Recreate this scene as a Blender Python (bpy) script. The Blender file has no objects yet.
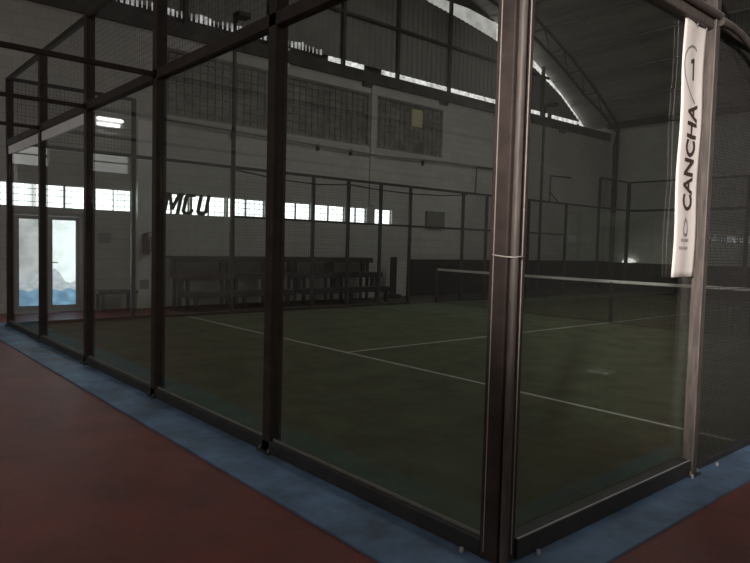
import bpy, bmesh, math, random
from mathutils import Vector, Matrix
random.seed(4)
S = bpy.context.scene
SKY, SIDE, SPOT, BACK, SKYL = 6.4, 1.9, 7600., 1.3, 3.0  # strengths of the added fill panes and the added spot
COL = S.collection

# ------------------------------------------------------------------ materials
def new_mat(name):
    m = bpy.data.materials.new(name); m.use_nodes = True
    nt = m.node_tree
    for n in list(nt.nodes): nt.nodes.remove(n)
    out = nt.nodes.new('ShaderNodeOutputMaterial')
    return m, nt, out

def mat(name, col, rough=.6, metal=0., var=.12, scale=4., bump=0., bscale=60., spec=.5, col2=None, stretch=None):
    m, nt, out = new_mat(name)
    b = nt.nodes.new('ShaderNodeBsdfPrincipled')
    b.inputs['Roughness'].default_value = rough; b.inputs['Metallic'].default_value = metal
    b.inputs['Specular IOR Level'].default_value = spec
    tc = nt.nodes.new('ShaderNodeTexCoord'); src = tc.outputs['Object']
    if stretch:
        mp = nt.nodes.new('ShaderNodeMapping'); mp.inputs['Scale'].default_value = stretch
        nt.links.new(src, mp.inputs['Vector']); src = mp.outputs['Vector']
    no = nt.nodes.new('ShaderNodeTexNoise'); no.inputs['Scale'].default_value = scale; no.inputs['Detail'].default_value = 6
    no.inputs['Roughness'].default_value = .65
    nt.links.new(src, no.inputs['Vector'])
    cr = nt.nodes.new('ShaderNodeValToRGB')
    c2 = col2 or tuple(c*(1-2*var) for c in col); c1 = tuple(min(1, c*(1+var)) for c in col)
    cr.color_ramp.elements[0].position = .3; cr.color_ramp.elements[1].position = .72
    cr.color_ramp.elements[0].color = (*c2, 1); cr.color_ramp.elements[1].color = (*c1, 1)
    nt.links.new(no.outputs['Fac'], cr.inputs['Fac']); nt.links.new(cr.outputs['Color'], b.inputs['Base Color'])
    if bump:
        n2 = nt.nodes.new('ShaderNodeTexNoise'); n2.inputs['Scale'].default_value = bscale; n2.inputs['Detail'].default_value = 3
        nt.links.new(src, n2.inputs['Vector'])
        bp = nt.nodes.new('ShaderNodeBump'); bp.inputs['Strength'].default_value = bump; bp.inputs['Distance'].default_value = .02
        nt.links.new(n2.outputs['Fac'], bp.inputs['Height']); nt.links.new(bp.outputs['Normal'], b.inputs['Normal'])
    nt.links.new(b.outputs['BSDF'], out.inputs['Surface'])
    return m

def emit(name, col, strength, var=0., scale=3.):
    m, nt, out = new_mat(name)
    e = nt.nodes.new('ShaderNodeEmission'); e.inputs['Color'].default_value = (*col, 1); e.inputs['Strength'].default_value = strength
    if var:
        tc = nt.nodes.new('ShaderNodeTexCoord'); no = nt.nodes.new('ShaderNodeTexNoise'); no.inputs['Scale'].default_value = scale
        no.inputs['Detail'].default_value = 5
        mr = nt.nodes.new('ShaderNodeMapRange'); mr.inputs['From Min'].default_value = .3; mr.inputs['From Max'].default_value = .7
        mr.inputs['To Min'].default_value = strength*(1-var); mr.inputs['To Max'].default_value = strength*(1+var)
        nt.links.new(tc.outputs['Object'], no.inputs['Vector']); nt.links.new(no.outputs['Fac'], mr.inputs['Value'])
        nt.links.new(mr.outputs['Result'], e.inputs['Strength'])
    nt.links.new(e.outputs['Emission'], out.inputs['Surface'])
    return m

def glass(name, tint, haze=.02):
    """thin pane: Fresnel mirror over a straight see-through body with a little dust"""
    m, nt, out = new_mat(name)
    geo = nt.nodes.new('ShaderNodeNewGeometry')
    ior = nt.nodes.new('ShaderNodeMapRange')          # 1.5 entering, 1/1.5 leaving
    ior.inputs['To Min'].default_value = 1.5; ior.inputs['To Max'].default_value = 1/1.5
    nt.links.new(geo.outputs['Backfacing'], ior.inputs['Value'])
    fr = nt.nodes.new('ShaderNodeFresnel'); nt.links.new(ior.outputs['Result'], fr.inputs['IOR'])
    tr = nt.nodes.new('ShaderNodeBsdfTransparent'); tr.inputs['Color'].default_value = (*tint, 1)
    gl = nt.nodes.new('ShaderNodeBsdfGlossy'); gl.inputs['Roughness'].default_value = .0
    df = nt.nodes.new('ShaderNodeBsdfDiffuse'); df.inputs['Color'].default_value = (.6, .62, .6, 1)
    mh = nt.nodes.new('ShaderNodeMixShader'); mh.inputs['Fac'].default_value = haze
    nt.links.new(tr.outputs[0], mh.inputs[1]); nt.links.new(df.outputs[0], mh.inputs[2])
    mx = nt.nodes.new('ShaderNodeMixShader')
    nt.links.new(fr.outputs[0], mx.inputs['Fac']); nt.links.new(mh.outputs[0], mx.inputs[1]); nt.links.new(gl.outputs[0], mx.inputs[2])
    nt.links.new(mx.outputs[0], out.inputs['Surface'])
    return m

def brick_wall(name, c1, c2, cm):
    m, nt, out = new_mat(name)
    b = nt.nodes.new('ShaderNodeBsdfPrincipled'); b.inputs['Roughness'].default_value = .85
    tc = nt.nodes.new('ShaderNodeTexCoord'); mp = nt.nodes.new('ShaderNodeMapping')
    # brick courses run along the wall and up z: use (x+y, z)
    sx = nt.nodes.new('ShaderNodeSeparateXYZ'); nt.links.new(tc.outputs['Object'], sx.inputs[0])
    ad = nt.nodes.new('ShaderNodeMath'); nt.links.new(sx.outputs['X'], ad.inputs[0]); nt.links.new(sx.outputs['Y'], ad.inputs[1])
    cb = nt.nodes.new('ShaderNodeCombineXYZ'); nt.links.new(ad.outputs[0], cb.inputs['X']); nt.links.new(sx.outputs['Z'], cb.inputs['Y'])
    br = nt.nodes.new('ShaderNodeTexBrick'); br.inputs['Scale'].default_value = 1.
    br.inputs['Brick Width'].default_value = .42; br.inputs['Row Height'].default_value = .21; br.inputs['Mortar Size'].default_value = .008
    br.inputs['Color1'].default_value = (*c1, 1); br.inputs['Color2'].default_value = (*c2, 1); br.inputs['Mortar'].default_value = (*cm, 1)
    nt.links.new(cb.outputs[0], br.inputs['Vector'])
    no = nt.nodes.new('ShaderNodeTexNoise'); no.inputs['Scale'].default_value = .7; no.inputs['Detail'].default_value = 8
    nt.links.new(tc.outputs['Object'], no.inputs['Vector'])
    mx = nt.nodes.new('ShaderNodeMix'); mx.data_type = 'RGBA'; mx.blend_type = 'MULTIPLY'; mx.inputs['Factor'].default_value = .45
    nt.links.new(br.outputs['Color'], mx.inputs['A']); nt.links.new(no.outputs['Color'], mx.inputs['B'])
    bw = nt.nodes.new('ShaderNodeRGBToBW'); nt.links.new(no.outputs['Color'], bw.inputs[0]); nt.links.new(bw.outputs[0], mx.inputs['B'])
    nt.links.new(mx.outputs['Result'], b.inputs['Base Color'])
    bp = nt.nodes.new('ShaderNodeBump'); bp.inputs['Strength'].default_value = .25; bp.inputs['Distance'].default_value = .01
    nt.links.new(br.outputs['Fac'], bp.inputs['Height']); bp.invert = True; nt.links.new(bp.outputs[0], b.inputs['Normal'])
    nt.links.new(b.outputs[0], out.inputs['Surface'])
    return m

M = dict(
    wall=brick_wall('painted_block_wall', (.70, .69, .65), (.64, .63, .59), (.56, .55, .52)),
    gable=brick_wall('painted_end_wall', (.82, .83, .77), (.76, .77, .71), (.68, .69, .64)),
    pier=mat('pale_plaster', (.86, .86, .83), .8, var=.08, scale=2),
    dado=mat('black_dado_paint', (.028, .025, .023), .7, var=.2, scale=3),
    beam=mat('dark_fascia', (.10, .092, .082), .75, var=.25, scale=2),
    sheet=mat('grey_roof_sheet', (.34, .335, .31), .7, var=.15, scale=1.2, stretch=(1, .3, .3)),
    roof=mat('weathered_vault_sheet', (.46, .45, .42), .75, var=.2, scale=.8, stretch=(.3, 2, 1)),
    rust=mat('rusty_brown_steel', (.075, .055, .05), .55, var=.3, scale=3),
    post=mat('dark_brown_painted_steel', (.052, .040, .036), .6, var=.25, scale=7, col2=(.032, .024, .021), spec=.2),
    postlit=mat('worn_steel_lit_tone', (.115, .098, .088), .55, .1, var=.25, scale=9, stretch=(6, 6, .6), spec=.35),  # post and rail steel, a lighter lit tone put into its colour
    steel=mat('charcoal_painted_steel', (.045, .042, .04), .5, var=.2, scale=6),
    mesh=mat('black_coated_wire', (.03, .027, .025), .6, var=.1),
    edge=mat('pale_edge_finish', (.42, .38, .34), .35, var=.1, scale=20),  # pale colour of the edge strips, tie and cords
    alu=mat('brushed_pale_aluminium', (.62, .62, .62), .4, .2, var=.1, scale=6),
    white=mat('white_enamel', (.8, .8, .8), .45, var=.05),
    floor=mat('red_painted_concrete', (.215, .062, .052), .45, var=.25, scale=1.6, bump=.12, bscale=25, col2=(.125, .052, .046), spec=.35),
    slab=mat('dark_grey_slab', (.055, .052, .044), .8, var=.25, scale=2),
    blue=mat('worn_blue_border_paint', (.155, .27, .45), .5, var=.25, scale=2.2, bump=.1, bscale=40, col2=(.085, .105, .135), spec=.3),
    turf=mat('short_green_turf', (.140, .172, .105), .95, var=.22, scale=2.2, bump=.9, bscale=420, spec=.1, col2=(.100, .125, .076)),
    line=mat('white_turf_line', (.42, .43, .39), .9, var=.12, scale=12),
    net=mat('black_net_cord', (.02, .019, .018), .8, var=.1),
    tape=mat('white_net_tape', (.78, .78, .74), .6, var=.06),
    wood=mat('dark_stained_bench_wood', (.035, .027, .023), .6, var=.3, scale=3, stretch=(4, 1, 6)),
    banner=mat('white_banner_cloth', (.82, .77, .74), .7, var=.04, scale=3, bump=.15, bscale=6),
    ink=mat('black_print', (.035, .03, .03), .6, var=.05),
    greyink=mat('grey_print', (.26, .25, .25), .6, var=.05),
    brownink=mat('brown_black_print', (.06, .035, .03), .6, var=.05),
    red=mat('dark_red_enamel', (.07, .018, .016), .35, var=.1),
    black=mat('black_rubber', (.02, .02, .02), .6, var=.1),
    paper=mat('grey_notice_paper', (.32, .32, .31), .8, var=.15, scale=20),
    boxm=mat('grey_metal_cover', (.22, .22, .20), .6, var=.15, scale=6),
    pipe=mat('grey_conduit', (.28, .28, .26), .6, var=.1),
    frame=mat('grey_window_frame', (.33, .34, .34), .5, var=.1),
    doorframe=mat('pale_grey_door_frame', (.44, .44, .45), .5, var=.08),
    bars=mat('dark_window_bars', (.06, .065, .07), .6, var=.1),
    lattice=mat('grimy_lattice_panes', (.26, .25, .22), .55, var=.3, scale=2),
    latbar=mat('grey_lattice_bars', (.27, .262, .235), .75, var=.2, scale=4),
    pale=mat('pale_plastic_cover', (.85, .87, .85), .5, var=.05),
    glass=glass('clear_tempered_glass', (.965, .98, .965), .006),
    day=emit('daylit_pane', (.93, 1., 1.), 2.6, .25, 1.5),
    daydim=emit('dim_daylit_pane', (.9, .97, 1.), .22, .3, 3),  # weaker glow for the small end wall panes
    tarp=emit('daylit_translucent_roof_strip', (1., .97, .93), .40, .25, 3),
    slit=emit('daylight_slit', (1., .98, .95), .75, .5, 6),
    rib=emit('daylight_between_ribs', (1., .97, .94), .35, .6, 4),
    doorglass=emit('daylit_frosted_door_pane', (.88, .96, 1.), 2.1, .12, 5),
    doordim=emit('dim_frosted_door_pane', (.92, .95, 1.), 1.0, .25, 4),  # weaker glow for the left door leaf
    doorgrey=emit('daylit_grey_hill', (.80, .88, .97), 1.15, .25, 14),
    doorblue=emit('daylit_blue_band', (.34, .62, .95), .95, .3, 8),
    dome=emit('glowing_white_dome', (1., 1., .96), .9, .2, 9),
    yell=emit('lamplit_yellowish_pane', (1., .86, .5), .085, .15, 3),
    tube=emit('fluorescent_tube', (1., 1., 1.), 9.),
    side=emit('side_fill_glow', (1., .93, .86), SIDE, .15, 1.),
    sky=emit('roof_fill_glow', (1., .99, .96), SKY, 0., 2.),
    skyl=emit('flat_roof_fill_glow', (1., .93, .88), SKYL, 0., 2.),
    back=emit('back_fill_glow', (1., .97, .93), BACK, .1, 1.),
    milky=emit('daylit_milky_sheet', (1., 1., .97), .55, .15, 2.),
)

# ------------------------------------------------------------------ mesh helpers
class MB:
    def __init__(s): s.v = []; s.f = []; s.mi = []; s.sm = []
    def add(s, vs, fs, mi=0, smooth=False):
        k = len(s.v); s.v += [tuple(v) for v in vs]
        for f in fs: s.f.append(tuple(i+k for i in f)); s.mi.append(mi); s.sm.append(smooth)
        return s
    def box(s, x0, x1, y0, y1, z0, z1, mi=0):
        vs = [(x, y, z) for z in (z0, z1) for y in (y0, y1) for x in (x0, x1)]
        return s.add(vs, [(0, 2, 3, 1), (4, 5, 7, 6), (0, 1, 5, 4), (2, 6, 7, 3), (0, 4, 6, 2), (1, 3, 7, 5)], mi)
    def bbox(s, x0, x1, y0, y1, z0, z1, b=.008, mi=0):
        """bevelled box"""
        bm = bmesh.new(); bmesh.ops.create_cube(bm, size=1)
        for v in bm.verts:
            v.co = Vector(((x0+x1)/2+v.co.x*(x1-x0), (y0+y1)/2+v.co.y*(y1-y0), (z0+z1)/2+v.co.z*(z1-z0)))
        bmesh.ops.bevel(bm, geom=bm.edges[:], offset=b, segments=2, affect='EDGES', profile=.5)
        bm.verts.index_update()
        s.add([v.co for v in bm.verts], [[v.index for v in f.verts] for f in bm.faces], mi)
        bm.free(); return s
    def tube(s, pts, r, n=8, mi=0, cap=True, smooth=True):
        pts = [Vector(p) for p in pts]; rings = []
        prev = None
        for i, p in enumerate(pts):
            d = (pts[min(i+1, len(pts)-1)]-pts[max(i-1, 0)]).normalized()
            if prev is None:
                a = Vector((0, 0, 1)) if abs(d.z) < .9 else Vector((1, 0, 0))
                u = d.cross(a).normalized()
            else:
                u = (prev-d*prev.dot(d)).normalized()
            prev = u; w = d.cross(u)
            rr = r[i] if isinstance(r, (list, tuple)) else r
            rings.append([p+u*math.cos(2*math.pi*k/n)*rr+w*math.sin(2*math.pi*k/n)*rr for k in range(n)])
        vs = [v for ring in rings for v in ring]; fs = []
        for i in range(len(pts)-1):
            for k in range(n):
                fs.append((i*n+k, i*n+(k+1) % n, (i+1)*n+(k+1) % n, (i+1)*n+k))
        s.add(vs, fs, mi, smooth)
        if cap:
            s.add(rings[0], [tuple(range(n))][:1], mi); s.add(rings[-1], [tuple(reversed(range(n)))], mi)
        return s
    def wire(s, a, b, r, mi=0):
        return s.tube([a, b], r, 4, mi, cap=False, smooth=False)
    def prism(s, poly, axis, t0, t1, mi=0):
        """poly = 2-D outline; axis = extruded axis"""
        def P(a, b, t):
            return {'x': (t, a, b), 'y': (a, t, b), 'z': (a, b, t)}[axis]
        n = len(poly); vs = [P(a, b, t0) for a, b in poly]+[P(a, b, t1) for a, b in poly]
        fs = [tuple(range(n)), tuple(range(2*n-1, n-1, -1))]+[(i, i+n, (i+1) % n+n, (i+1) % n) for i in range(n)]
        return s.add(vs, fs, mi)
    def build(s, name, m, parent=None, kind=None):
        me = bpy.data.meshes.new(name)
        off = parent_loc(parent)
        me.from_pydata([tuple(Vector(v)-off) for v in s.v], [], s.f)
        for mm in (m if isinstance(m, (list, tuple)) else [m]): me.materials.append(mm)
        me.polygons.foreach_set('material_index', s.mi); me.polygons.foreach_set('use_smooth', s.sm)
        bm = bmesh.new(); bm.from_mesh(me); bmesh.ops.recalc_face_normals(bm, faces=bm.faces[:]); bm.to_mesh(me); bm.free()
        me.update()
        o = bpy.data.objects.new(name, me); COL.objects.link(o)
        if parent: o.parent = parent
        if kind: o['kind'] = kind
        return o

def parent_loc(p):
    v = Vector((0, 0, 0))
    while p: v += p.location; p = p.parent
    return v

def tag(o, label, cat, group=None):
    o['label'] = label; o['category'] = cat
    if group: o['group'] = group
    return o
def thing(name, loc, label, cat, group=None):
    o = bpy.data.objects.new(name, None); COL.objects.link(o); o.location = loc; o.empty_display_size = .2
    return tag(o, label, cat, group)
def copy_tree(o, parent=None):
    c = o.copy(); COL.objects.link(c)
    if parent: c.parent = parent
    for ch in list(o.children): copy_tree(ch, c)
    return c

def text_mesh(txt, size, depth, bold=0., shear=0., xscale=1.):
    """lettering outline as verts/faces in its own plane, origin at the left baseline"""
    cu = bpy.data.curves.new('lettering', 'FONT'); cu.body = txt; cu.size = size; cu.extrude = depth; cu.offset = bold; cu.shear = shear
    cu.resolution_u = 4
    o = bpy.data.objects.new('lettering', cu); COL.objects.link(o)
    dg = bpy.context.evaluated_depsgraph_get(); me = bpy.data.meshes.new_from_object(o.evaluated_get(dg))
    vs = [v.co.copy() for v in me.vertices]; fs = [tuple(p.vertices) for p in me.polygons]
    bpy.data.objects.remove(o); bpy.data.curves.remove(cu); bpy.data.meshes.remove(me)
    x0 = min(v.x for v in vs); x1 = max(v.x for v in vs); y0 = min(v.y for v in vs); y1 = max(v.y for v in vs)
    return [Vector((v.x-x0, v.y-y0, v.z)) for v in vs], fs, x1-x0, y1-y0

# ------------------------------------------------------------------ hall shell
XL, YF, XR, YB = -12., 22., 9., -8.
XT = -13.                      # plane of the sheeted lunette above the left wall
ZW = 6.5
m = MB().box(XL-1.3, XR+.3, YB-.3, YF+.3, -.2, 0); m.build('floor', M['floor'], kind='structure')

def wall_grid(fixed, a0, a1, holes, axis, thick, ztop=ZW):
    """wall built of boxes leaving rectangular openings; holes = (a0,a1,z0,z1)"""
    A = sorted({a0, a1, *[h[0] for h in holes], *[h[1] for h in holes]}); Z = sorted({0, ztop, *[h[2] for h in holes], *[h[3] for h in holes]})
    mb = MB()
    for i in range(len(A)-1):
        run = None
        for j in range(len(Z)-1):
            ca, cz = (A[i]+A[i+1])/2, (Z[j]+Z[j+1])/2
            solid = not any(h[0] < ca < h[1] and h[2] < cz < h[3] for h in holes)
            if solid: run = (run[0], Z[j+1]) if run else (Z[j], Z[j+1])
            if run and (not solid or j == len(Z)-2):
                if axis == 'x': mb.box(min(fixed, fixed+thick), max(fixed, fixed+thick), A[i], A[i+1], *run)
                else: mb.box(A[i], A[i+1], min(fixed, fixed+thick), max(fixed, fixed+thick), *run)
                run = None
    return mb

DOOR = (.42, 1.74, 0., 1.97)
STRIP = [(-2.45, -1.5), (-1.35, -.15), (.12, .80), (.86, 1.92), (1.98, 2.72), (3.20, 4.02), (4.08, 4.93), (4.98, 5.98), (6.46, 7.36), (7.42, 8.48), (8.54, 9.25), (9.55, 10.2)]
ZS = (2.05, 2.52)
LATT = [(3.35, 6.15), (6.42, 9.28), (9.52, 12.22)]
ZL = (4.22, 5.66)
PALEW = [(-1.12, -.40), (-2.68, -1.93)]
holes = [DOOR]+[(a, b, *ZS) for a, b in STRIP]+[(a, b, *ZL) for a, b in LATT]+[(a, b, 2.84, 3.24) for a, b in PALEW]
wall_grid(XL, YB, YF, holes, 'x', -.25, 6.2).build('wall_left', M['wall'], kind='structure')
wn = 0
def win(name=None):
    global wn; wn += 1
    return 'window_%d' % wn
def framed(parent_mb, x, y0, y1, z0, z1, w, d=.05):
    parent_mb.box(x-d, x, y0, y1, z0, z0+w).box(x-d, x, y0, y1, z1-w, z1).box(x-d, x, y0, y0+w, z0+w, z1-w).box(x-d, x, y1-w, y1, z0+w, z1-w)
for a, b in STRIP:
    f = MB(); framed(f, XL-.06, a, b, *ZS, .022)
    mid = (a+b)/2; f.box(XL-.11, XL-.06, mid-.018, mid+.018, ZS[0]+.022, ZS[1]-.022)
    fo = f.build(win(), M['frame'], kind='structure')
    MB().box(XL-.10, XL-.09, a+.02, b-.02, ZS[0]+.02, ZS[1]-.02).build('pane', M['day'], fo)
    g = MB()
    for z in (2.16, 2.29, 2.41): g.wire((XL-.03, a, z), (XL-.03, b, z), .006)
    n = max(2, round((b-a)/.14))
    for i in range(1, n): g.wire((XL-.03, a+(b-a)*i/n, ZS[0]), (XL-.03, a+(b-a)*i/n, ZS[1]), .005)
    g.build('bars', M['bars'], fo)
for k, (a, b) in enumerate(LATT):
    f = MB(); framed(f, XL-.03, a, b, *ZL, .05)
    fo = f.build(win(), M['latbar'], kind='structure')
    MB().box(XL-.10, XL-.075, a, b, *ZL).build('pane', M['lattice'], fo)
    g = MB()
    ny = round((b-a)/.19)
    for i in range(1, ny): g.box(XL-.08, XL-.05, a+(b-a)*i/ny-.012, a+(b-a)*i/ny+.012, *ZL)
    nz = 8
    for i in range(1, nz): g.box(XL-.08, XL-.05, a, b, ZL[0]+(ZL[1]-ZL[0])*i/nz-.012, ZL[0]+(ZL[1]-ZL[0])*i/nz+.012)
    g.build('lattice', M['latbar'], fo)
    if k == 2:
        po = MB().box(XL-.08, XL-.035, 10.97, 11.36, 5.02, 5.52).build('lit_pane', M['yell'], fo); po['label'] = 'dim yellowish lit pane'
for a, b in PALEW:
    f = MB(); framed(f, XL-.06, a, b, 2.84, 3.24, .02); f.box(XL-.1, XL-.05, a, b, 3.05, 3.075)
    fo = f.build(win(), M['frame'], kind='structure')
    MB().box(XL-.12, XL-.1, a, b, 2.84, 3.24).build('pane', M['milky'], fo)
# double door
f = MB(); y0, y1 = DOOR[0], DOOR[1]
f.box(XL-.10, XL+.02, y0, y0+.07, 0, 1.97).box(XL-.10, XL+.02, y1-.07, y1, 0, 1.97).box(XL-.10, XL+.02, y0, y1, 1.90, 1.97).box(XL-.16, XL+.10, y0, y1, 0, .025)
do = f.build('door_1', M['doorframe'], kind='structure')
ym = (y0+y1)/2
for s_, (a, b) in enumerate(((y0+.07, ym-.005), (ym+.005, y1-.07))):
    l = MB(); st = .075
    l.box(XL-.07, XL-.03, a, a+st, .03, 1.89).box(XL-.07, XL-.03, b-st, b, .03, 1.89).box(XL-.07, XL-.03, a+st, b-st, .03, .13).box(XL-.07, XL-.03, a+st, b-st, 1.82, 1.89)
    lo = l.build('door_leaf', M['doorframe'], do)
    MB().box(XL-.056, XL-.050, a+st, b-st, .13, 1.82).build('pane', M['doorglass' if s_ else 'doordim'], lo)
    w = b-st-(a+st)
    hill = [(a+st, .13), (b-st, .13), (b-st, .62), (b-st-w*.2, .56), (b-st-w*.45, .60), (a+st+w*.3, .78), (a+st+w*.1, .86), (a+st, .84)]
    if s_ == 0: hill = [(a+st, .13), (b-st, .13), (b-st, .86), (b-st-w*.3, .80), (a+st+w*.3, .64), (a+st, .55)]
    MB().prism(hill, 'x', XL-.050, XL-.046).build('hill_shape', M['doorgrey'], lo)  # glowing grey shape over the lower door pane
    bl = [(a+st, .13), (b-st, .13), (b-st, .42), (b-st-w*.3, .47), (a+st+w*.4, .40), (a+st, .46)]
    MB().prism(bl, 'x', XL-.046, XL-.042).build('blue_band', M['doorblue'], lo)  # glowing blue shape along the bottom of the pane
    hb = MB()
    hy = b-st/2 if s_ == 0 else a+st/2
    hb.tube([(XL-.03, hy, .98), (XL+.02, hy, .98), (XL+.02, hy+(-.12 if s_ == 0 else .12), .98)], .012, 8)
    hb.build('door_handle', M['alu'], lo)
MB().box(XL+.02, XL+.16, .46, 1.25, 0, .012).build('threshold_glint', M['white'], do)  # white bar, the sill's bright reflection put into its colour
# pale pier with extinguisher, piers between bays
MB().box(XL, XL+.16, 2.78, 3.12, 0, 4.0).build('trim_1', M['pier'], kind='structure')
MB().box(XL, XL+.05, 6.18, 6.40, 2.6, 5.9).build('trim_2', M['wall'], kind='structure')
MB().box(XL, XL+.05, 9.30, 9.50, 2.6, 5.9).build('trim_3', M['wall'], kind='structure')
# pale wall section past the strip windows; dark low wall
MB().box(XL, XL+.05, 11.0, YF, 0, 1.10).build('baseboard_left', M['dado'], kind='structure')
MB().box(XL+.05, XR, YF-.18, YF, 0, 1.06).build('baseboard_far', M['dado'], kind='structure')
# fascia beam + ledge on wall top, corbels
m = MB().box(XL-.3, XL+.06, YB, YF, 5.94, 6.24).box(XT-.1, XL-.25, YB, YF, 6.12, 6.2)
for y in (9.15, 12.2, 15.4, 18.6): m.prism([(XL, 5.82), (XL+.03, 5.82), (XL+.08, 5.95), (XL, 5.95)], 'y', y-.18, y+.18)
m.build('trim_4', M['beam'], kind='structure')

# vault roof: axis along x, springing at y=22 and y=-4
YC, HS, R0 = 9., 13., 23.2
ZC = 6.5+R0*(1-math.cos(math.asin(HS/R0)))-R0
def vault(y, off=0.):
    a = (y-YC)/(R0); a = max(-1, min(1, a)); a = math.asin(a)
    return (YC+(R0-off)*math.sin(a), ZC+(R0-off)*math.cos(a))
ys = [YC-HS+2*HS*i/60 for i in range(61)]
m = MB()
NX = 1
pro = [vault(y) for y in ys]; pro2 = [vault(y, -.12) for y in ys]
vs = []; fs = []
for (y, z) in pro: vs += [(XT-.3, y, z), (XR+.3, y, z)]
for (y, z) in pro2: vs += [(XT-.3, y, z), (XR+.3, y, z)]
n = len(ys)
for i in range(n-1):
    fs.append((2*i, 2*i+1, 2*i+3, 2*i+2)); k = 2*n; fs.append((k+2*i, k+2*i+2, k+2*i+3, k+2*i+1))
fs += [(0, 2*n, 2*n+1, 1), (2*n-2, 2*n-1, 4*n-1, 4*n-2)]
m.add(vs, fs, 0, False)
m.box(XT-.3, XR+.3, YB-.3, YC-HS, 6.45, 6.6)
m.build('ceiling', M['roof'], kind='structure')
pu = MB()
for i in range(1, 20):
    y = YC-HS+2*HS*i/20; y_, z_ = vault(y, .05); pu.box(XT, XR, y_-.03, y_+.03, z_-.03, z_+.03)
pu.build('trim_5', M['sheet'], kind='structure')
# unseen glowing sheets added in the vault to brighten the court
for xa in (-5.8, -2.4, 1.0, 4.4):
    sk = MB()
    for i in range(6):
        ya, yb = 8.0+i*.75, 8.0+(i+1)*.75
        (y1_, z1_), (y2_, z2_) = vault(ya, .02), vault(yb, .02)
        sk.add([(xa, y1_, z1_), (xa+1.1, y1_, z1_), (xa+1.1, y2_, z2_), (xa, y2_, z2_)], [(0, 1, 2, 3)])
    sk.build(win(), M['sky'], kind='structure')
sk = MB(); sk.box(-6.6, -3.0, -7.6, -5.0, 6.42, 6.44); sk.build(win(), M['skyl'], kind='structure')  # unseen glowing sheet added under the flat roof as fill
# lattice arches
def arch(x):
    a = MB(); N = 44
    P0, P1 = [], []
    for i in range(N+1):
        y = YC-HS+2*HS*i/N
        d = .62 if 3 < i < N-3 else .62-.10*max(0, 4-min(i, N-i))
        P0.append((x, *vault(y, .10))); P1.append((x, *vault(y, .10+d)))
    a.tube(P0, .06, 6); a.tube(P1, .06, 6)
    for i in range(N):
        q = (P0[i], P1[i+1]) if i % 2 else (P1[i], P0[i+1])
        a.tube(q, .022, 5)
    # legs against the end wall
    for (sx) in (0,):
        a.tube([(x, YF-.15, 6.55), (x, YF-.15, 0)], .06, 6)
        a.tube([P1[N], (x+.02, YF-.45, 5.6), (x+.02, YF-.40, 4.9), (x+.02, YF-.36, 0)], .05, 6)
        for k in range(12): a.tube([(x, YF-.15, 5.3-k*.44), (x, YF-.38, 5.08-k*.44)], .018, 5)
    return a
for i, x in enumerate((-11.55, -6.2, -.8, 4.6)): arch(x).build('trim_%d' % (6+i), M['rust'], kind='structure')

# sheeted lunette over left wall with daylight along its foot and under the vault
def lerp(tab, y):
    if y <= tab[0][0]: return tab[0][1]
    for (a, za), (b, zb) in zip(tab, tab[1:]):
        if y <= b: return za+(zb-za)*(y-a)/(b-a)
    return tab[-1][1]
LOW = [(9.5, 9.75), (11, 9.50), (12.5, 9.22), (14.0, 9.06), (15.6, 8.83), (17, 8.52), (18.2, 8.27), (18.9, 7.98), (19.2, 7.86), (19.9, 7.58), (22, 6.38)]
HIGH = [(9.5, 10.0), (11, 9.75), (13.2, 9.52), (14.4, 9.55), (15.8, 9.42)]
def gap(y):
    return vault(y)[1]-lerp(LOW, y) if y > 9.5 else .3
def strip_top(y):
    return min(vault(y)[1], lerp(HIGH, y)) if y < 15.8 else vault(y)[1]
N = 120; m = MB()
cor = [YC-HS+2*HS*i/(N*2) for i in range(2*N+1)]
vs = []; fs = []
for i, y in enumerate(cor):
    yv, zv = vault(y); off = .035 if (i//1) % 2 else 0.
    zt = max(6.72, zv-gap(y)); zb = 6.74 if y > 8.1 else 6.78
    if zt < zb: zb = zt-.01
    vs += [(XT+off, y, zb), (XT+off, y, zt)]
for i in range(len(cor)-1): fs.append((2*i, 2*i+1, 2*i+3, 2*i+2))
m.add(vs, fs)
m.build('wall_lunette', M['sheet'], kind='structure')
pr = MB()
for y in (2.1, 4.3, 6.6, 9.0, 11.1, 13.4, 16.0, 18.6):
    pr.box(XT+.04, XT+.14, y-.05, y+.05, 6.2, vault(y)[1])
pr.box(XT+.05, XT+.12, 2, 19, 8.0, 8.08)
pr.build('trim_10', M['beam'], kind='structure')
st = MB(); so = MB(); sg = MB()
seg = [y for y in cor if y > 2.0]
for i in range(len(seg)-1):
    a, b = seg[i], seg[i+1]
    za, zb = vault(a)[1], vault(b)[1]
    (st if a < 15.9 else sg).add([(XT-.06, a, za-gap(a)-.05), (XT-.06, b, zb-gap(b)-.05), (XT-.06, b, strip_top(b)), (XT-.06, a, strip_top(a))], [(0, 1, 2, 3)])
    so.add([(XT-.05, a, strip_top(a)), (XT-.05, b, strip_top(b)), (XT-.05, b, zb+.03), (XT-.05, a, za+.03)], [(0, 1, 2, 3)])
so.build('trim_14', M['beam'], kind='structure')
sg.build('window_roof_gap', M['slit'], kind='structure')
st.build('window_roof_strip', M['tarp'], kind='structure')
sl = MB()
for a, b in ((8.6, 9.9), (10.6, 16.2), (17.0, 19.2), (19.5, 21.3)):
    sl.box(XT-.08, XT-.06, a, b, 6.55, 6.80)
sl.build('window_eave_slit', M['slit'], kind='structure')
rb = MB()
y = 2.2
while y < 8.3:
    h = .08+.16*abs(math.sin(y*3.1))*random.uniform(.4, 1)
    if not (6.45 < y < 6.8): rb.box(XT+.036, XT+.04, y, y+.05+.03*math.sin(y*7), 6.70, 6.78+h*.6)
    y += .118
rb.build('window_rib_slits', M['rib'], kind='structure')
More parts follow.
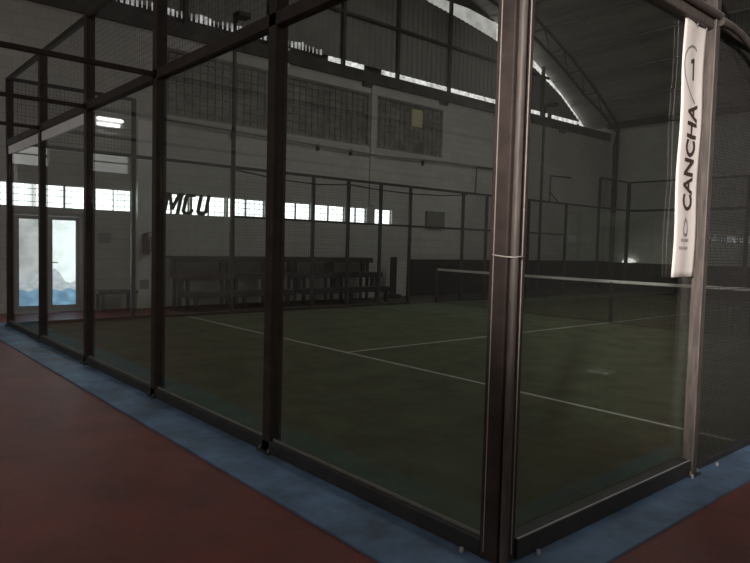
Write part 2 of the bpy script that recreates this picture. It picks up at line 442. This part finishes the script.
MB().box(XT-.12, XT-.08, YB, YF, 6.1, 6.85).build('trim_11', M['beam'], kind='structure')
MB().box(XL, XL+.05, 6.42, 6.58, 5.85, 6.3).build('trim_12', M['white'], kind='structure')

# far end wall with a broken strip of small daylit panes
hf = [(-7.95, -7.85, 1.86, 2.12), (-7.55, -7.42, 1.86, 2.12), (-7.32, -7.02, 1.86, 2.14), (-6.92, -6.80, 1.86, 2.14), (-6.70, -6.25, 1.84, 2.16), (-5.6, -4.2, 1.84, 2.2), (-4.0, -2.6, 1.84, 2.2)]
wall_grid(YF, XT, XR, hf, 'y', .25, 6.55).build('wall_far', M['gable'], kind='structure')
for a, b, c, d in hf:
    f = MB().box(a, b, YF+.05, YF+.09, c, c+.015).box(a, b, YF+.05, YF+.09, d-.015, d)
    f.box((a+b)/2-.01, (a+b)/2+.01, YF+.05, YF+.09, c, d)
    fo = f.build(win(), M['bars'], kind='structure')
    MB().box(a, b, YF+.10, YF+.12, c, d).build('pane', M['daydim'], fo)
MB().box(XL, XR, YF-.22, YF, 6.42, 6.62).build('trim_13', M['beam'], kind='structure')
# right wall and back wall, with unseen glowing windows added as fill
sideholes = [(2.0, 4.2, 2.6, 4.6), (-3.2, -.8, 2.6, 4.6), (-6.6, -4.4, 2.6, 4.6)]
wall_grid(XR, YB, YF, sideholes, 'x', .25, 10.6).build('wall_right', M['wall'], kind='structure')
for a, b, c, d in sideholes:
    f = MB()
    f.box(XR+.02, XR+.08, a, b, c, c+.05).box(XR+.02, XR+.08, a, b, d-.05, d).box(XR+.02, XR+.08, a, a+.05, c, d).box(XR+.02, XR+.08, b-.05, b, c, d)
    f.box(XR+.02, XR+.08, (a+b)/2-.02, (a+b)/2+.02, c, d).box(XR+.02, XR+.08, a, b, (c+d)/2-.02, (c+d)/2+.02)
    fo = f.build(win(), M['frame'], kind='structure')
    MB().box(XR+.09, XR+.11, a, b, c, d).build('pane', M['side'], fo)
backholes = [(-5.0, -2.4, 3.6, 5.6), (-.6, 2.0, 3.6, 5.6), (5.0, 7.6, 3.6, 5.6)]  # openings for the added glowing panes behind the camera
wall_grid(YB, XT-.3, XR+.3, backholes, 'y', -.25, 6.6).build('wall_back', M['wall'], kind='structure')
for a, b, c, d in backholes:
    f = MB()
    f.box(a, b, YB-.08, YB-.02, c, c+.05).box(a, b, YB-.08, YB-.02, d-.05, d).box(a, a+.05, YB-.08, YB-.02, c, d).box(b-.05, b, YB-.08, YB-.02, c, d)
    f.box((a+b)/2-.02, (a+b)/2+.02, YB-.08, YB-.02, c, d).box(a, b, YB-.08, YB-.02, (c+d)/2-.02, (c+d)/2+.02)
    fo = f.build(win(), M['frame'], kind='structure')
    MB().box(a, b, YB-.11, YB-.09, c, d).build('pane', M['back'], fo)
MB().box(XT-.45, XT-.3, YB-.3, YF+.3, 5.9, 11).build('wall_outer_left', M['sheet'], kind='structure')

# ------------------------------------------------------------------ court floor
m = MB().box(-10, 0, 0, 20, 0, .012)
def ln(x0, x1, y0, y1): m.box(x0, x1, y0, y1, .012, .0135, 1)
ln(-10, 0, 3.025, 3.075); ln(-10, 0, 16.925, 16.975); ln(-5.025, -4.975, 3.075, 16.925)
m.build('floor_court', [M['turf'], M['line']], kind='structure')
m = MB()
W = .44; WR = .33
m.box(-10-W, WR, -W, -.0, 0, .014); m.box(-10-W, -10, 0, 3.3, 0, .014); m.box(0, WR, 0, 20+W, 0, .014); m.box(-10, 0, 20, 20+.15, 0, .014)
m.build('floor_border', M['blue'], kind='structure')

MB().box(XL, -10, 3.3, YF, 0, .008).box(-10, XR, 20.15, YF, 0, .008).build('floor_walkway', M['slab'], kind='structure')
# ------------------------------------------------------------------ court fences
HR = .055
def post_box(x0, x1, y0, y1, z1, parent, m_='post', z0=0.014, b=.006):
    return MB().bbox(x0, x1, y0, y1, z0, z1, b).build('post', M[m_], parent)
def foot(x, y, parent, s=.09):
    f = MB().bbox(x-s, x+s, y-s, y+s, .014, .028, .004)
    o = f.build('base_plate', M['steel'], parent)
    for dx, dy in ((-1, -1), (1, -1), (1, 1), (-1, 1)):
        MB().tube([(x+dx*s*.75, y+dy*s*.75, .026), (x+dx*s*.75, y+dy*s*.75, .05)], .009, 6).build('bolt', M['boxm'], o)
def wires(fixed, axis, a0, a1, z0, z1, parent, step=.055, r=.0011, name='wire_mesh', m_='mesh'):
    g = MB(); n = max(2, round((a1-a0)/step)); k = max(2, round((z1-z0)/step))
    P = (lambda a, z: (fixed, a, z)) if axis == 'y' else (lambda a, z: (a, fixed, z))
    for i in range(n+1): g.wire(P(a0+(a1-a0)*i/n, z0), P(a0+(a1-a0)*i/n, z1), r)
    for i in range(k+1): g.wire(P(a0, z0+(z1-z0)*i/k), P(a1, z0+(z1-z0)*i/k), r)
    return g.build(name, M[m_], parent)

# --- near end fence (y = 0)
F = thing('court_fence', (-5, 0, 0), 'glass end fence of the court nearest the camera, five tall panes between brown posts', 'glass fence', 'fences around the court')
for i in range(1, 6):
    x = -2*i
    post_box(x-.048, x+.048, -.045, .055, 4.0, F); foot(x, 0, F, .075)
# corner post of this fence: flat, facing the aisle
cp = post_box(-.075, .026, -.05, -.003, 4.0, F); cp['label'] = 'brown corner post of the end fence'
for i in range(5):
    x0, x1 = -2*i-2+.05, -2*i-.05
    if i == 0: x1 = -.077
    g = MB().box(x0, x1, -.006, .006, .10, 2.93).build('glass_pane', M['glass'], F)
    wires(0, 'x', x0, x1, 3.02, 3.97, F)
    if i >= 3:  # white strip holds the bright reflection below the rail
        ps = MB().box(x0+.03, x1-.03, -.03, -.008, 2.79, 2.91).build('reflection_strip', M['white'], F); ps['label'] = 'pale strip for a reflection under the top rail'
r = MB().bbox(-10.05, 0, -.045, .035, 2.93, 3.02, .006); r.build('top_rail', M['post'], F)
MB().bbox(-10.05, 0, -.03, .03, 3.96, 4.02, .006).build('top_rail', M['post'], F)
b_ = MB().bbox(-10.05, -.077, -.045, .02, .014, .10, .006).build('base_rail', M['steel'], F)
MB().box(-10.0, -.077, -.016, -.007, .10, .115).build('glass_bead', M['boxm'], F)

# --- right side fence (x = 0)
G = thing('court_fence', (0, 5, 0), 'side fence of the court running away to the right, with the hanging white banner', 'glass fence', 'fences around the court')
c2 = MB().bbox(.0, .045, .0, .066, .014, 4.0, .006).build('post', M['post'], G)
c2['label'] = 'brown corner post of the side fence'
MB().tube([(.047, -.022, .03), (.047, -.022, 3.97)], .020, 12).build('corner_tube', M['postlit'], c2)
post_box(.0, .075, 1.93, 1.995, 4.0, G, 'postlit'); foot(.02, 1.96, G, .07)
for y in (4, 6, 8, 9, 11, 12, 14, 16, 18, 20):
    post_box(-.03, .04, y-.035, y+.035, 4.0 if y in (4, 18, 20) else 3.0, G, 'post'); foot(0, y, G, .07)
for y0 in (0, 18): MB().box(-.006, .006, y0+.068, y0+1.93, .115, 2.92).build('glass_pane', M['glass'], G)
MB().box(-.006, .006, 16.04, 17.95, .115, 2.92).build('glass_pane', M['glass'], G)
dn = wires(0, 'y', 2.0, 3.96, .05, 2.92, G, .021, .0022, 'dark_netting', 'net')
for a, b in ((4, 6), (6, 8), (8, 9), (11, 12), (12, 14), (14, 16)):
    wires(0, 'y', a+.04, b-.04, .05, 2.97, G)
for a, b in ((0.1, 1.93), (2, 3.96), (18, 20)): wires(0, 'y', a, b, 3.02, 3.97, G)
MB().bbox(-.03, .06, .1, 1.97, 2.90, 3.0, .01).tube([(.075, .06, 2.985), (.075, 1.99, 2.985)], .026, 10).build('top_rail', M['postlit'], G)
MB().bbox(-.03, .03, 1.97, 20.03, 2.94, 3.0, .006).build('top_rail', M['post'], G)
for a, b in ((.1, 4.03), (17.97, 19.94)): MB().bbox(-.03, .03, a, b, 3.96, 4.02, .006).build('top_rail', M['post'], G)
MB().bbox(-.025, .062, .067, 2.02, .014, .115, .006).build('base_rail', M['steel'], G)
MB().box(.050, .0565, .07, 2.0, .1145, .1185).build('glass_bead', M['alu'], G)
MB().bbox(-.02, .045, 2.03, 20, .014, .06, .006).build('base_rail', M['steel'], G)
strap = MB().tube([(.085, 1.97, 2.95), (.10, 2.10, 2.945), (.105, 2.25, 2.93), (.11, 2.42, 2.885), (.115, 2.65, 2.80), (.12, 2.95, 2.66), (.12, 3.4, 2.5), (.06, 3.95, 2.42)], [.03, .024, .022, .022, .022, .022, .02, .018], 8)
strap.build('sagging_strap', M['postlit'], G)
# pale edges and the tie of the corner assembly
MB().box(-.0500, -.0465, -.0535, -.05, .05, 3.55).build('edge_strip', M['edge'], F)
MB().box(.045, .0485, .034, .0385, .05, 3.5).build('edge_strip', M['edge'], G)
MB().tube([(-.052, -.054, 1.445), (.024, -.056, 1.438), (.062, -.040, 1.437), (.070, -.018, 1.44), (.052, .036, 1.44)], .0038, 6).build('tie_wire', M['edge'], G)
for x, y in ((-.16, -.075), (.085, .2), (.085, 1.9), (.085, 2.3)): MB().tube([(x, y, .014), (x, y, .036)], .010, 8).build('bolt', M['alu'], G if x > 0 else F)

# --- far side fence (x = -10)
K = thing('court_fence', (-10, 10, 0), 'far side fence of the court, thin dark posts and wire before the benches', 'mesh fence', 'fences around the court')
for y in (2, 4, 6, 7, 8, 9, 11, 12, 14, 16, 18):
    h = 4.0 if y in (2, 18) else 3.0
    post_box(-10.035, -9.965, y-.035, y+.035, h, K, 'steel'); foot(-10, y, K, .07)
for a, b in ((.06, 1.96), (2.04, 3.96), (16.04, 17.96), (18.04, 19.96)):
    MB().box(-10.006, -9.994, a, b, .08, 2.93).build('glass_pane', M['glass'], K)
for a, b in ((4, 6), (6, 7), (7, 8), (8, 9), (11, 12), (12, 14), (14, 16)):
    wires(-10, 'y', a+.035, b-.035, .05, 2.95, K, .06, .002)
for a, b in ((.06, 1.96), (18.04, 19.96)): wires(-10, 'y', a, b, 3.02, 3.97, K, .06, .002)
MB().bbox(-10.03, -9.97, .06, 19.94, 2.95, 3.01, .006).build('top_rail', M['steel'], K)
MB().bbox(-10.025, -9.975, 4.0, 16.0, 1.965, 2.015, .006).build('middle_rail', M['steel'], K)
for a, b in ((.06, 2.03), (17.97, 19.94)): MB().bbox(-10.03, -9.97, a, b, 3.96, 4.02, .006).build('top_rail', M['steel'], K)
MB().bbox(-10.03, -9.97, .06, 8.96, .014, .07, .006).bbox(-10.03, -9.97, 11.04, 19.94, .014, .07, .006).build('base_rail', M['steel'], K)
MB().tube([(-10, 11.48, 3.0), (-10, 11.52, 3.72), (-10, 13.6, 3.76), (-10, 13.62, 3.0)], .022, 6).build('raised_frame', M['steel'], K)
MB().tube([(-10, 15.05, 2.98), (-10, 15.05, 3.80), (-10, 16.2, 3.84)], .025, 6).tube([(-10, 15.05, 3.30), (-10, 15.6, 2.96)], .018, 6).build('raised_frame', M['steel'], K)
# lettering on the far glass
LH, SH = .40, .085                                     # letter height, slant
def stroke(mb, y, pts):
    mb.prism([(2.53+(y-2.545+a)*.92+b*SH/LH, 1.98+b) for a, b in pts], 'x', -9.988, -9.982)
lt = MB(); T = .085
stroke(lt, 2.545, [(0, 0), (T, 0), (T, LH), (0, LH)]); stroke(lt, 2.545, [(.29, 0), (.29+T, 0), (.29+T, LH), (.29, LH)])
stroke(lt, 2.545, [(T*.5, LH), (T*1.25, LH), (.235, .08), (.15, .08)]); stroke(lt, 2.545, [(.15, .08), (.235, .08), (.33, LH), (.25, LH)])
stroke(lt, 2.95, [(0, .06), (.05, 0), (.20, 0), (.26, .05), (.26, .11), (.19, .11), (.18, .06), (T, .06), (T, LH-.06), (.25, LH-.06), (.25, LH), (.05, LH), (0, LH-.06)])
stroke(lt, 3.275, [(0, .06), (.05, 0), (.20, 0), (.26, .06), (.26, LH), (.26-T, LH), (.26-T, .075), (T, .075), (T, LH), (0, LH)])
lo = lt.build('lettering', M['ink'], K); lo['label'] = 'slanted black capital letters on the glass'

# --- far end fence (y = 20)
E_ = thing('court_fence', (-5, 20, 0), 'end fence of the court farthest away, before the pale end wall', 'glass fence', 'fences around the court')
for i in range(6):
    x = -2*i
    if i == 0: continue
    post_box(x-.05, x+.05, 19.95, 20.05, 4.0, E_, 'steel'); foot(x, 20, E_, .075)
for i in range(5):
    MB().box(-2*i-1.95, -2*i-.05, 19.994, 20.006, .10, 2.93).build('glass_pane', M['glass'], E_)
    wires(20, 'x', -2*i-1.95, -2*i-.05, 3.02, 3.97, E_, .06, .002)
MB().bbox(-10, -.035, 19.96, 20.04, 2.93, 3.01, .006).build('top_rail', M['steel'], E_)
MB().bbox(-10, -.035, 19.97, 20.03, 3.96, 4.02, .006).build('top_rail', M['steel'], E_)
MB().bbox(-10, -.035, 19.96, 20.04, .014, .10, .006).build('base_rail', M['steel'], E_)

# overhead ties running back from the near end fence
for x, lab in ((-4, 'brown overhead tie bar meeting the second post left of the corner'), (-6, 'brown overhead tie bar meeting the third post left of the corner'),
               (-8, 'brown overhead tie bar meeting the fourth post left of the corner')):
    t = MB().bbox(x-.02, x+.02, YB+.02, -.047, 2.95, 2.995, .006).build('tie_bar', M['post']); tag(t, lab, 'steel bar', 'overhead tie bars')
    MB().bbox(x-.07, x+.07, YB, YB+.02, 2.90, 3.05, .004).build('wall_plate', M['post'], t)

# ------------------------------------------------------------------ net
Nn = thing('padel_net', (-5, 10, 0), 'black net with a white top band stretched across the green court', 'net')
g = MB(); 
n = 210
def tz(x): return .90-.03*math.sin(math.pi*(-x)/10)
for i in range(n+1):
    x = -9.93+9.86*i/n; g.wire((x, 10, .03), (x, 10, tz(x)), .0044)
for k in range(19):
    z0 = .03+k*.047
    for j in range(10):
        xa, xb = -9.93+.986*j, -9.93+.986*(j+1)
        g.wire((xa, 10, z0*tz(xa)/.92), (xb, 10, z0*tz(xb)/.92), .0044)
g.build('net_mesh', M['net'], Nn)
tp = MB(); N = 40
for i in range(N):
    xa, xb = -9.93+9.84*i/N, -9.93+9.84*(i+1)/N
    tp.add([(x, y, z) for x in (xa, xb) for (y, z) in ((9.985, tz(x)-.035), (9.985, tz(x)+.022), (10.015, tz(x)+.022), (10.015, tz(x)-.035))],
           [(0, 4, 5, 1), (1, 5, 6, 2), (2, 6, 7, 3), (3, 7, 4, 0)])
tp.build('top_band', M['tape'], Nn)
for x in (-9.97, -.10):
    po = MB().bbox(x-.04+.02, x+.05, 9.96, 10.04, .014, .95, .01).build('post', M['steel'], Nn)
    MB().tube([(x+.005, 10, .95), (x+.005, 10, .975)], .03, 10).build('post_cap', M['black'], po)
MB().box(-5.025, -4.975, 9.982, 10.018, .014, tz(-5)-.02).build('centre_strap', M['net'], Nn)

# ------------------------------------------------------------------ light poles
LP = thing('light_pole', (-10.2, 4.12, 0), 'tall thin dark lamp pole beyond the far fence, on the left before the windows', 'light pole', 'lamp poles along the far fence')
MB().tube([(-10.2, 4.12, .014), (-10.2, 4.12, 3), (-10.2, 4.12, 6.05)], [.052, .045, .038], 10).build('pole', M['steel'], LP)
MB().bbox(-10.3, -10.1, 4.02, 4.22, 0.0, .02, .004).build('base_plate', M['steel'], LP)
la = MB().tube([(-10.2, 4.12, 5.9), (-9.95, 4.12, 6.0)], .022, 8).build('arm', M['steel'], LP)
MB().bbox(-10.05, -9.78, 3.98, 4.26, 5.93, 6.03, .02).build('lamp_head', M['black'], la)
L2 = copy_tree(LP); L2.location = (-10.25, 14.95, 0); L2['label'] = 'tall thin dark lamp pole beyond the far fence, past the net near the end wall'

# ------------------------------------------------------------------ banner
B = thing('banner', (.03, 1.75, 2.90), 'long white vertical banner reading CANCHA 1 hung from the side fence rail', 'banner')
def bp(y, z): return (1.033*y+.0792, 1.033*z-.0486)
def bx(y, z): return .026+.006*math.sin((y-1.46)*22)+.004*math.sin(z*9)
yl, yr = 1.465, 1.765
cols, rows = 10, 40; vs = []; fs = []
for j in range(rows+1):
    z = 1.33+(2.852-1.33)*j/rows
    for i in range(cols+1):
        y = yl+(yr-yl)*i/cols
        if 2.0 < z: y += .008*(z-2.0)
        vs.append((bx(y, z), *bp(y, z)))
for j in range(rows):
    for i in range(cols):
        a = j*(cols+1)+i; fs.append((a, a+1, a+cols+2, a+cols+1))
k = len(vs); vs += [(x-.004, y, z) for x, y, z in vs]
fs += [tuple(q+k for q in reversed(f)) for f in fs[:rows*cols]]
ring = [i for i in range(cols+1)]+[j*(cols+1)+cols for j in range(1, rows+1)]+[rows*(cols+1)+i for i in range(cols-1, -1, -1)]+[j*(cols+1) for j in range(rows-1, 0, -1)]
for q in range(len(ring)):
    a, b = ring[q], ring[(q+1) % len(ring)]; fs.append((a, a+k, b+k, b))
MB().add(vs, fs, 0, True).build('cloth', M['banner'], B)
def on_cloth(vs, fs, name, m_, lab=None):
    o = MB().add([(bx(y, z)+.0015+d, *bp(y, z)) for (y, z, d) in vs], fs).build(name, M[m_], B)
    if lab: o['label'] = lab
    return o
vs, fs, w, h = text_mesh('CANCHA', 1, .001, .022)
zs, ysz = .645/w, .15/h
on_cloth([(1.695-v.y*ysz, 1.735+v.x*zs, .001+v.z) for v in vs], fs, 'lettering', 'brownink', 'black letters reading CANCHA upward')
one = [(1.605, 2.515), (1.632, 2.515), (1.632, 2.645), (1.610, 2.645), (1.572, 2.628), (1.572, 2.605), (1.605, 2.617)]
on_cloth([(y, z, .001) for y, z in one], [(0, 1, 2, 6), (2, 3, 4, 5, 6)], 'number', 'ink', 'black figure one')
arc = [(1.66, 2.70), (1.62, 2.715), (1.57, 2.71), (1.52, 2.685), (1.492, 2.64), (1.487, 2.59), (1.498, 2.53), (1.525, 2.48), (1.565, 2.44), (1.615, 2.405), (1.66, 2.385)]
vs = []; fs = []
for i, (y, z) in enumerate(arc):
    a = Vector(arc[max(i-1, 0)]); b = Vector(arc[min(i+1, len(arc)-1)]); d = (b-a).normalized(); nrm = Vector((-d.y, d.x))*.0055
    vs += [(y+nrm.x, z+nrm.y, .001), (y-nrm.x, z-nrm.y, .001)]
for i in range(len(arc)-1): fs.append((2*i, 2*i+1, 2*i+3, 2*i+2))
on_cloth(vs, fs, 'ring_mark', 'greyink', 'thin grey open ring around the figure')
def outline(poly, wd):
    vs = []; fs = []; n = len(poly)
    c = Vector((sum(p[0] for p in poly)/n, sum(p[1] for p in poly)/n))
    for p in poly:
        q = c+(Vector(p)-c)*(1-wd); vs += [(p[0], p[1], .001), (q.x, q.y, .001)]
    for i in range(n): j = (i+1) % n; fs.append((2*i, 2*j, 2*j+1, 2*i+1))
    return vs, fs
vs, fs = outline([(1.605, 1.70), (1.575, 1.665), (1.562, 1.62), (1.572, 1.585), (1.605, 1.575), (1.638, 1.585), (1.648, 1.62), (1.635, 1.665)], .34)
on_cloth(vs, fs, 'emblem', 'greyink', 'grey pointed emblem')
vs = []; fs = []
for z, spans in ((1.555, ((1.535, 1.575), (1.59, 1.66))), (1.507, ((1.515, 1.56), (1.57, 1.60), (1.61, 1.655)))):
    for a, b in spans:
        q = a
        while q < b:
            k = len(vs); vs += [(q, z-.009, .001), (q+.009, z-.009, .001), (q+.009, z+.009, .001), (q, z+.009, .001)]; fs.append((k, k+1, k+2, k+3)); q += .0125
on_cloth(vs, fs, 'small_print', 'greyink', 'two rows of tiny grey print')
for y in (1.62, 1.75, 1.88): MB().tube([(.036, y, 2.885), (.037, y, 2.895), (.034, y, 2.91)], .0025, 6).build('hanging_cord', M['edge'], B)

# ------------------------------------------------------------------ benches
def bleacher(y0, y1, label, stations):
    o = thing('tiered_bench', (-11.4, (y0+y1)/2, 0), label, 'bench', 'dark tiered benches along the wall')
    tiers = [(-11.88, -11.50, 1.14), (-11.48, -11.10, .77), (-11.08, -10.70, .41)]
    for x0, x1, z in tiers:
        MB().bbox(x0, x1, y0, y1, z-.05, z, .008).bbox(x1-.03, x1, y0, y1, z-.13, z-.05, .004).build('seat_board', M['wood'], o)
    for y in stations:
        f = MB()
        for (x0, x1, z) in tiers:
            f.bbox(x1-.10, x1-.03, y-.035, y+.035, 0.0, z-.05, .005)
        f.bbox(-11.86, -11.80, y-.035, y+.035, 0, 1.09, .005)
        f.bbox(-11.86, -11.13, y-.03, y+.03, .62, .70, .005); f.bbox(-11.5, -10.73, y-.03, y+.03, .26, .34, .005)
        f.build('support', M['wood'], o)
        MB().bbox(-11.62, -11.53, y-.20, y-.10, .70, 1.09, .005).bbox(-11.22, -11.13, y-.20, y-.10, .34, .72, .005).build('strut', M['wood'], o)
    return o
bleacher(6.22, 9.10, 'dark three-tier wooden bench below the barred windows, nearer the net', (6.6, 7.75, 8.95))
bleacher(3.4, 6.0, 'dark three-tier wooden bench between the pale pier and the other bench', (3.6, 4.75, 5.85))
lb = thing('low_bench', (-11.6, 2.2, 0), 'low dark bench against the wall between the glass door and pale pier', 'bench')
MB().bbox(-11.85, -11.45, 1.86, 2.66, .36, .42, .008).build('seat', M['wood'], lb)
for y in (1.95, 2.57):
    for x in (-11.8, -11.5): MB().bbox(x-.03, x+.03, y-.03, y+.03, 0, .36, .005).build('leg', M['wood'], lb)
st = thing('sign_stand', (-11.6, 9.95, 0), 'narrow dark upright board standing at the end of the tiered bench', 'stand')
MB().bbox(-11.63, -11.57, 9.84, 10.06, .12, 1.17, .01).build('board', M['wood'], st)
MB().bbox(-11.8, -11.4, 9.80, 9.88, 0, .12, .01).bbox(-11.8, -11.4, 10.02, 10.10, 0, .12, .01).build('foot', M['wood'], st)

# ------------------------------------------------------------------ small things
fe = thing('fire_extinguisher', (-11.76, 2.93, 1.16), 'dark fire extinguisher hung on the pale pier', 'fire extinguisher')
prof = [(.0, .0), (.068, .0), (.075, .02), (.075, .31), (.06, .36), (.028, .39), (.026, .42)]
n = 16; vs = []; fs = []
for r_, z in prof: vs += [(-11.76+r_*math.cos(2*math.pi*k/n), 2.93+r_*math.sin(2*math.pi*k/n), 1.16+z) for k in range(n)]
for i in range(len(prof)-1):
    for k in range(n): fs.append((i*n+k, i*n+(k+1) % n, (i+1)*n+(k+1) % n, (i+1)*n+k))
MB().add(vs, fs, 0, True).build('cylinder_body', M['red'], fe)
MB().bbox(-11.79, -11.73, 2.89, 2.97, 1.57, 1.62, .008).tube([(-11.76, 2.93, 1.60), (-11.72, 2.98, 1.64), (-11.70, 3.02, 1.63)], .01, 6).build('valve', M['black'], fe)
MB().tube([(-11.73, 2.95, 1.59), (-11.67, 3.0, 1.52), (-11.67, 3.01, 1.32), (-11.69, 3.0, 1.22)], .012, 8).build('hose', M['black'], fe)
MB().bbox(-11.85, -11.84, 2.87, 2.99, 1.2, 1.6, .003).box(-11.84, -11.76, 2.91, 2.95, 1.55, 1.57).build('bracket', M['black'], fe)
nt_ = MB().bbox(-11.84, -11.825, 2.83, 3.02, .42, .62, .003).build('sticker', M['paper']); tag(nt_, 'small grey notice low on the pale pier under the extinguisher', 'notice')
nt_ = MB().bbox(-12.0, -11.985, 2.02, 2.28, 1.38, 1.60, .003).build('notice', M['paper']); tag(nt_, 'square grey notice on the wall right of the glass door', 'notice')
bx_ = thing('wall_box', (-11.95, 11.93, 2.1), 'square grey metal cover on the wall right of the last window', 'wall box')
MB().bbox(-12.0, -11.88, 11.55, 12.31, 2.09, 2.56, .01).build('case', M['boxm'], bx_)
MB().bbox(-11.88, -11.868, 11.59, 12.27, 2.12, 2.53, .004).build('lid', M['boxm'], bx_)
co = MB().tube([(-11.92, 3.2, 4.10), (-11.92, 6.6, 4.04), (-11.92, 9.6, 4.0), (-11.92, 12.2, 4.09), (-11.92, 16.5, 4.14)], .022, 6).build('conduit', M['pipe'])
tag(co, 'thin grey pipe running along the wall under the lattice windows', 'pipe')
for y in (5.05, 7.5, 8.6, 11.35): MB().bbox(-11.995, -11.92, y-.03, y+.03, 3.9, 4.06, .005).build('clip', M['beam'], co)
ca = MB().tube([(-9.955, 4.05, 2.93), (-9.955, 5.0, 2.83), (-9.955, 6.1, 2.80), (-9.955, 7.0, 2.87), (-9.955, 7.9, 2.82), (-9.955, 9.0, 2.80), (-9.955, 10.2, 2.84), (-9.955, 11.1, 2.93)], .016, 6).build('cable', M['black'])
tag(ca, 'black cable sagging below the top rail of the far side fence', 'cable')
pb = thing('glowing_dome', (-10.75, 21.8, 1.06), 'small glowing white dome on the dark ledge by the far corner post', 'lamp')
n = 14; vs = []; fs = []; prof = [(.30, 0), (.28, .06), (.22, .12), (.13, .165), (.0, .18)]
for r_, z in prof: vs += [(-10.86+r_*1.0*math.cos(2*math.pi*k/n), 21.88+r_*.32*math.sin(2*math.pi*k/n), 1.06+z) for k in range(n)]
for i in range(len(prof)-1):
    for k in range(n): fs.append((i*n+k, i*n+(k+1) % n, (i+1)*n+(k+1) % n, (i+1)*n+k))
MB().add(vs, fs, 0, True).build('dome', M['dome'], pb)  # glow added to a white dome of unknown kind
MB().bbox(-10.66, -10.5, 21.79, 21.93, 1.06, 1.09, .008).build('brim', M['pale'], pb)
tl = thing('tube_lamp', (XL, -2.22, 3.8), 'lit twin-tube lamp on the wall left of the court, seen mirrored in the glass', 'lamp')
MB().bbox(XL, XL+.05, -2.50, -1.95, 3.76, 3.98, .006).build('housing', M['white'], tl)
for z in (3.81, 3.92): MB().tube([(XL+.075, -2.45-(z-3.81)*.6+.03, z), (XL+.075, -1.99, z)], .026, 8).build('tube', M['tube'], tl)
tb = thing('stool', (1.12, 2.86, 0), 'small pale-topped stool in the red aisle, mirrored faintly in the side glass', 'stool')
MB().bbox(1.02, 1.22, 2.78, 2.94, .40, .422, .008).build('seat', M['alu'], tb)
for x in (1.04, 1.20):
    for y in (2.805, 2.915): MB().bbox(x-.010, x+.010, y-.010, y+.010, 0, .40, .003).build('leg', M['steel'], tb)

# unseen spot added behind the camera, aimed at the banner and corner posts
sd = bpy.data.lights.new('aimed_spot', 'SPOT'); so_ = bpy.data.objects.new('aimed_spot', sd); COL.objects.link(so_)
sd.energy = SPOT; sd.color = (1., .91, .85); sd.spot_size = math.radians(21); sd.spot_blend = 1.; sd.shadow_soft_size = .25
so_.location = (4.2, -7.6, 4.0)
so_.rotation_euler = (Vector((.05, 2.35, 1.72))-so_.location).to_track_quat('-Z', 'Y').to_euler()

# ------------------------------------------------------------------ world, camera, view
w = bpy.data.worlds.new('sky'); S.world = w; w.use_nodes = True
bg = w.node_tree.nodes['Background']; bg.inputs[0].default_value = (.85, .93, 1, 1); bg.inputs[1].default_value = .4

cd = bpy.data.cameras.new('camera'); cam = bpy.data.objects.new('camera', cd); COL.objects.link(cam)
cd.sensor_width = 36; cd.lens = 36*645.49/750; cd.clip_start = .05; cd.clip_end = 200
C = Vector((1.83054, -2.39917, 1.47259)); fw = Vector((-.75368664, .65490734, -.05525235)); r_ = Vector((.65462301, .75552114, .02562286)); u_ = r_.cross(fw)
mt = Matrix((( r_.x, u_.x, -fw.x, C.x), (r_.y, u_.y, -fw.y, C.y), (r_.z, u_.z, -fw.z, C.z), (0, 0, 0, 1)))
cam.matrix_world = mt
S.camera = cam

S.view_settings.view_transform = 'Standard'; S.view_settings.look = 'None'; S.view_settings.gamma = 1; S.view_settings.use_curve_mapping = False
S.view_settings.exposure = 0.
S.cycles.max_bounces = 12; S.cycles.diffuse_bounces = 5; S.cycles.glossy_bounces = 4; S.cycles.transparent_max_bounces = 40
S.cycles.use_denoising = True
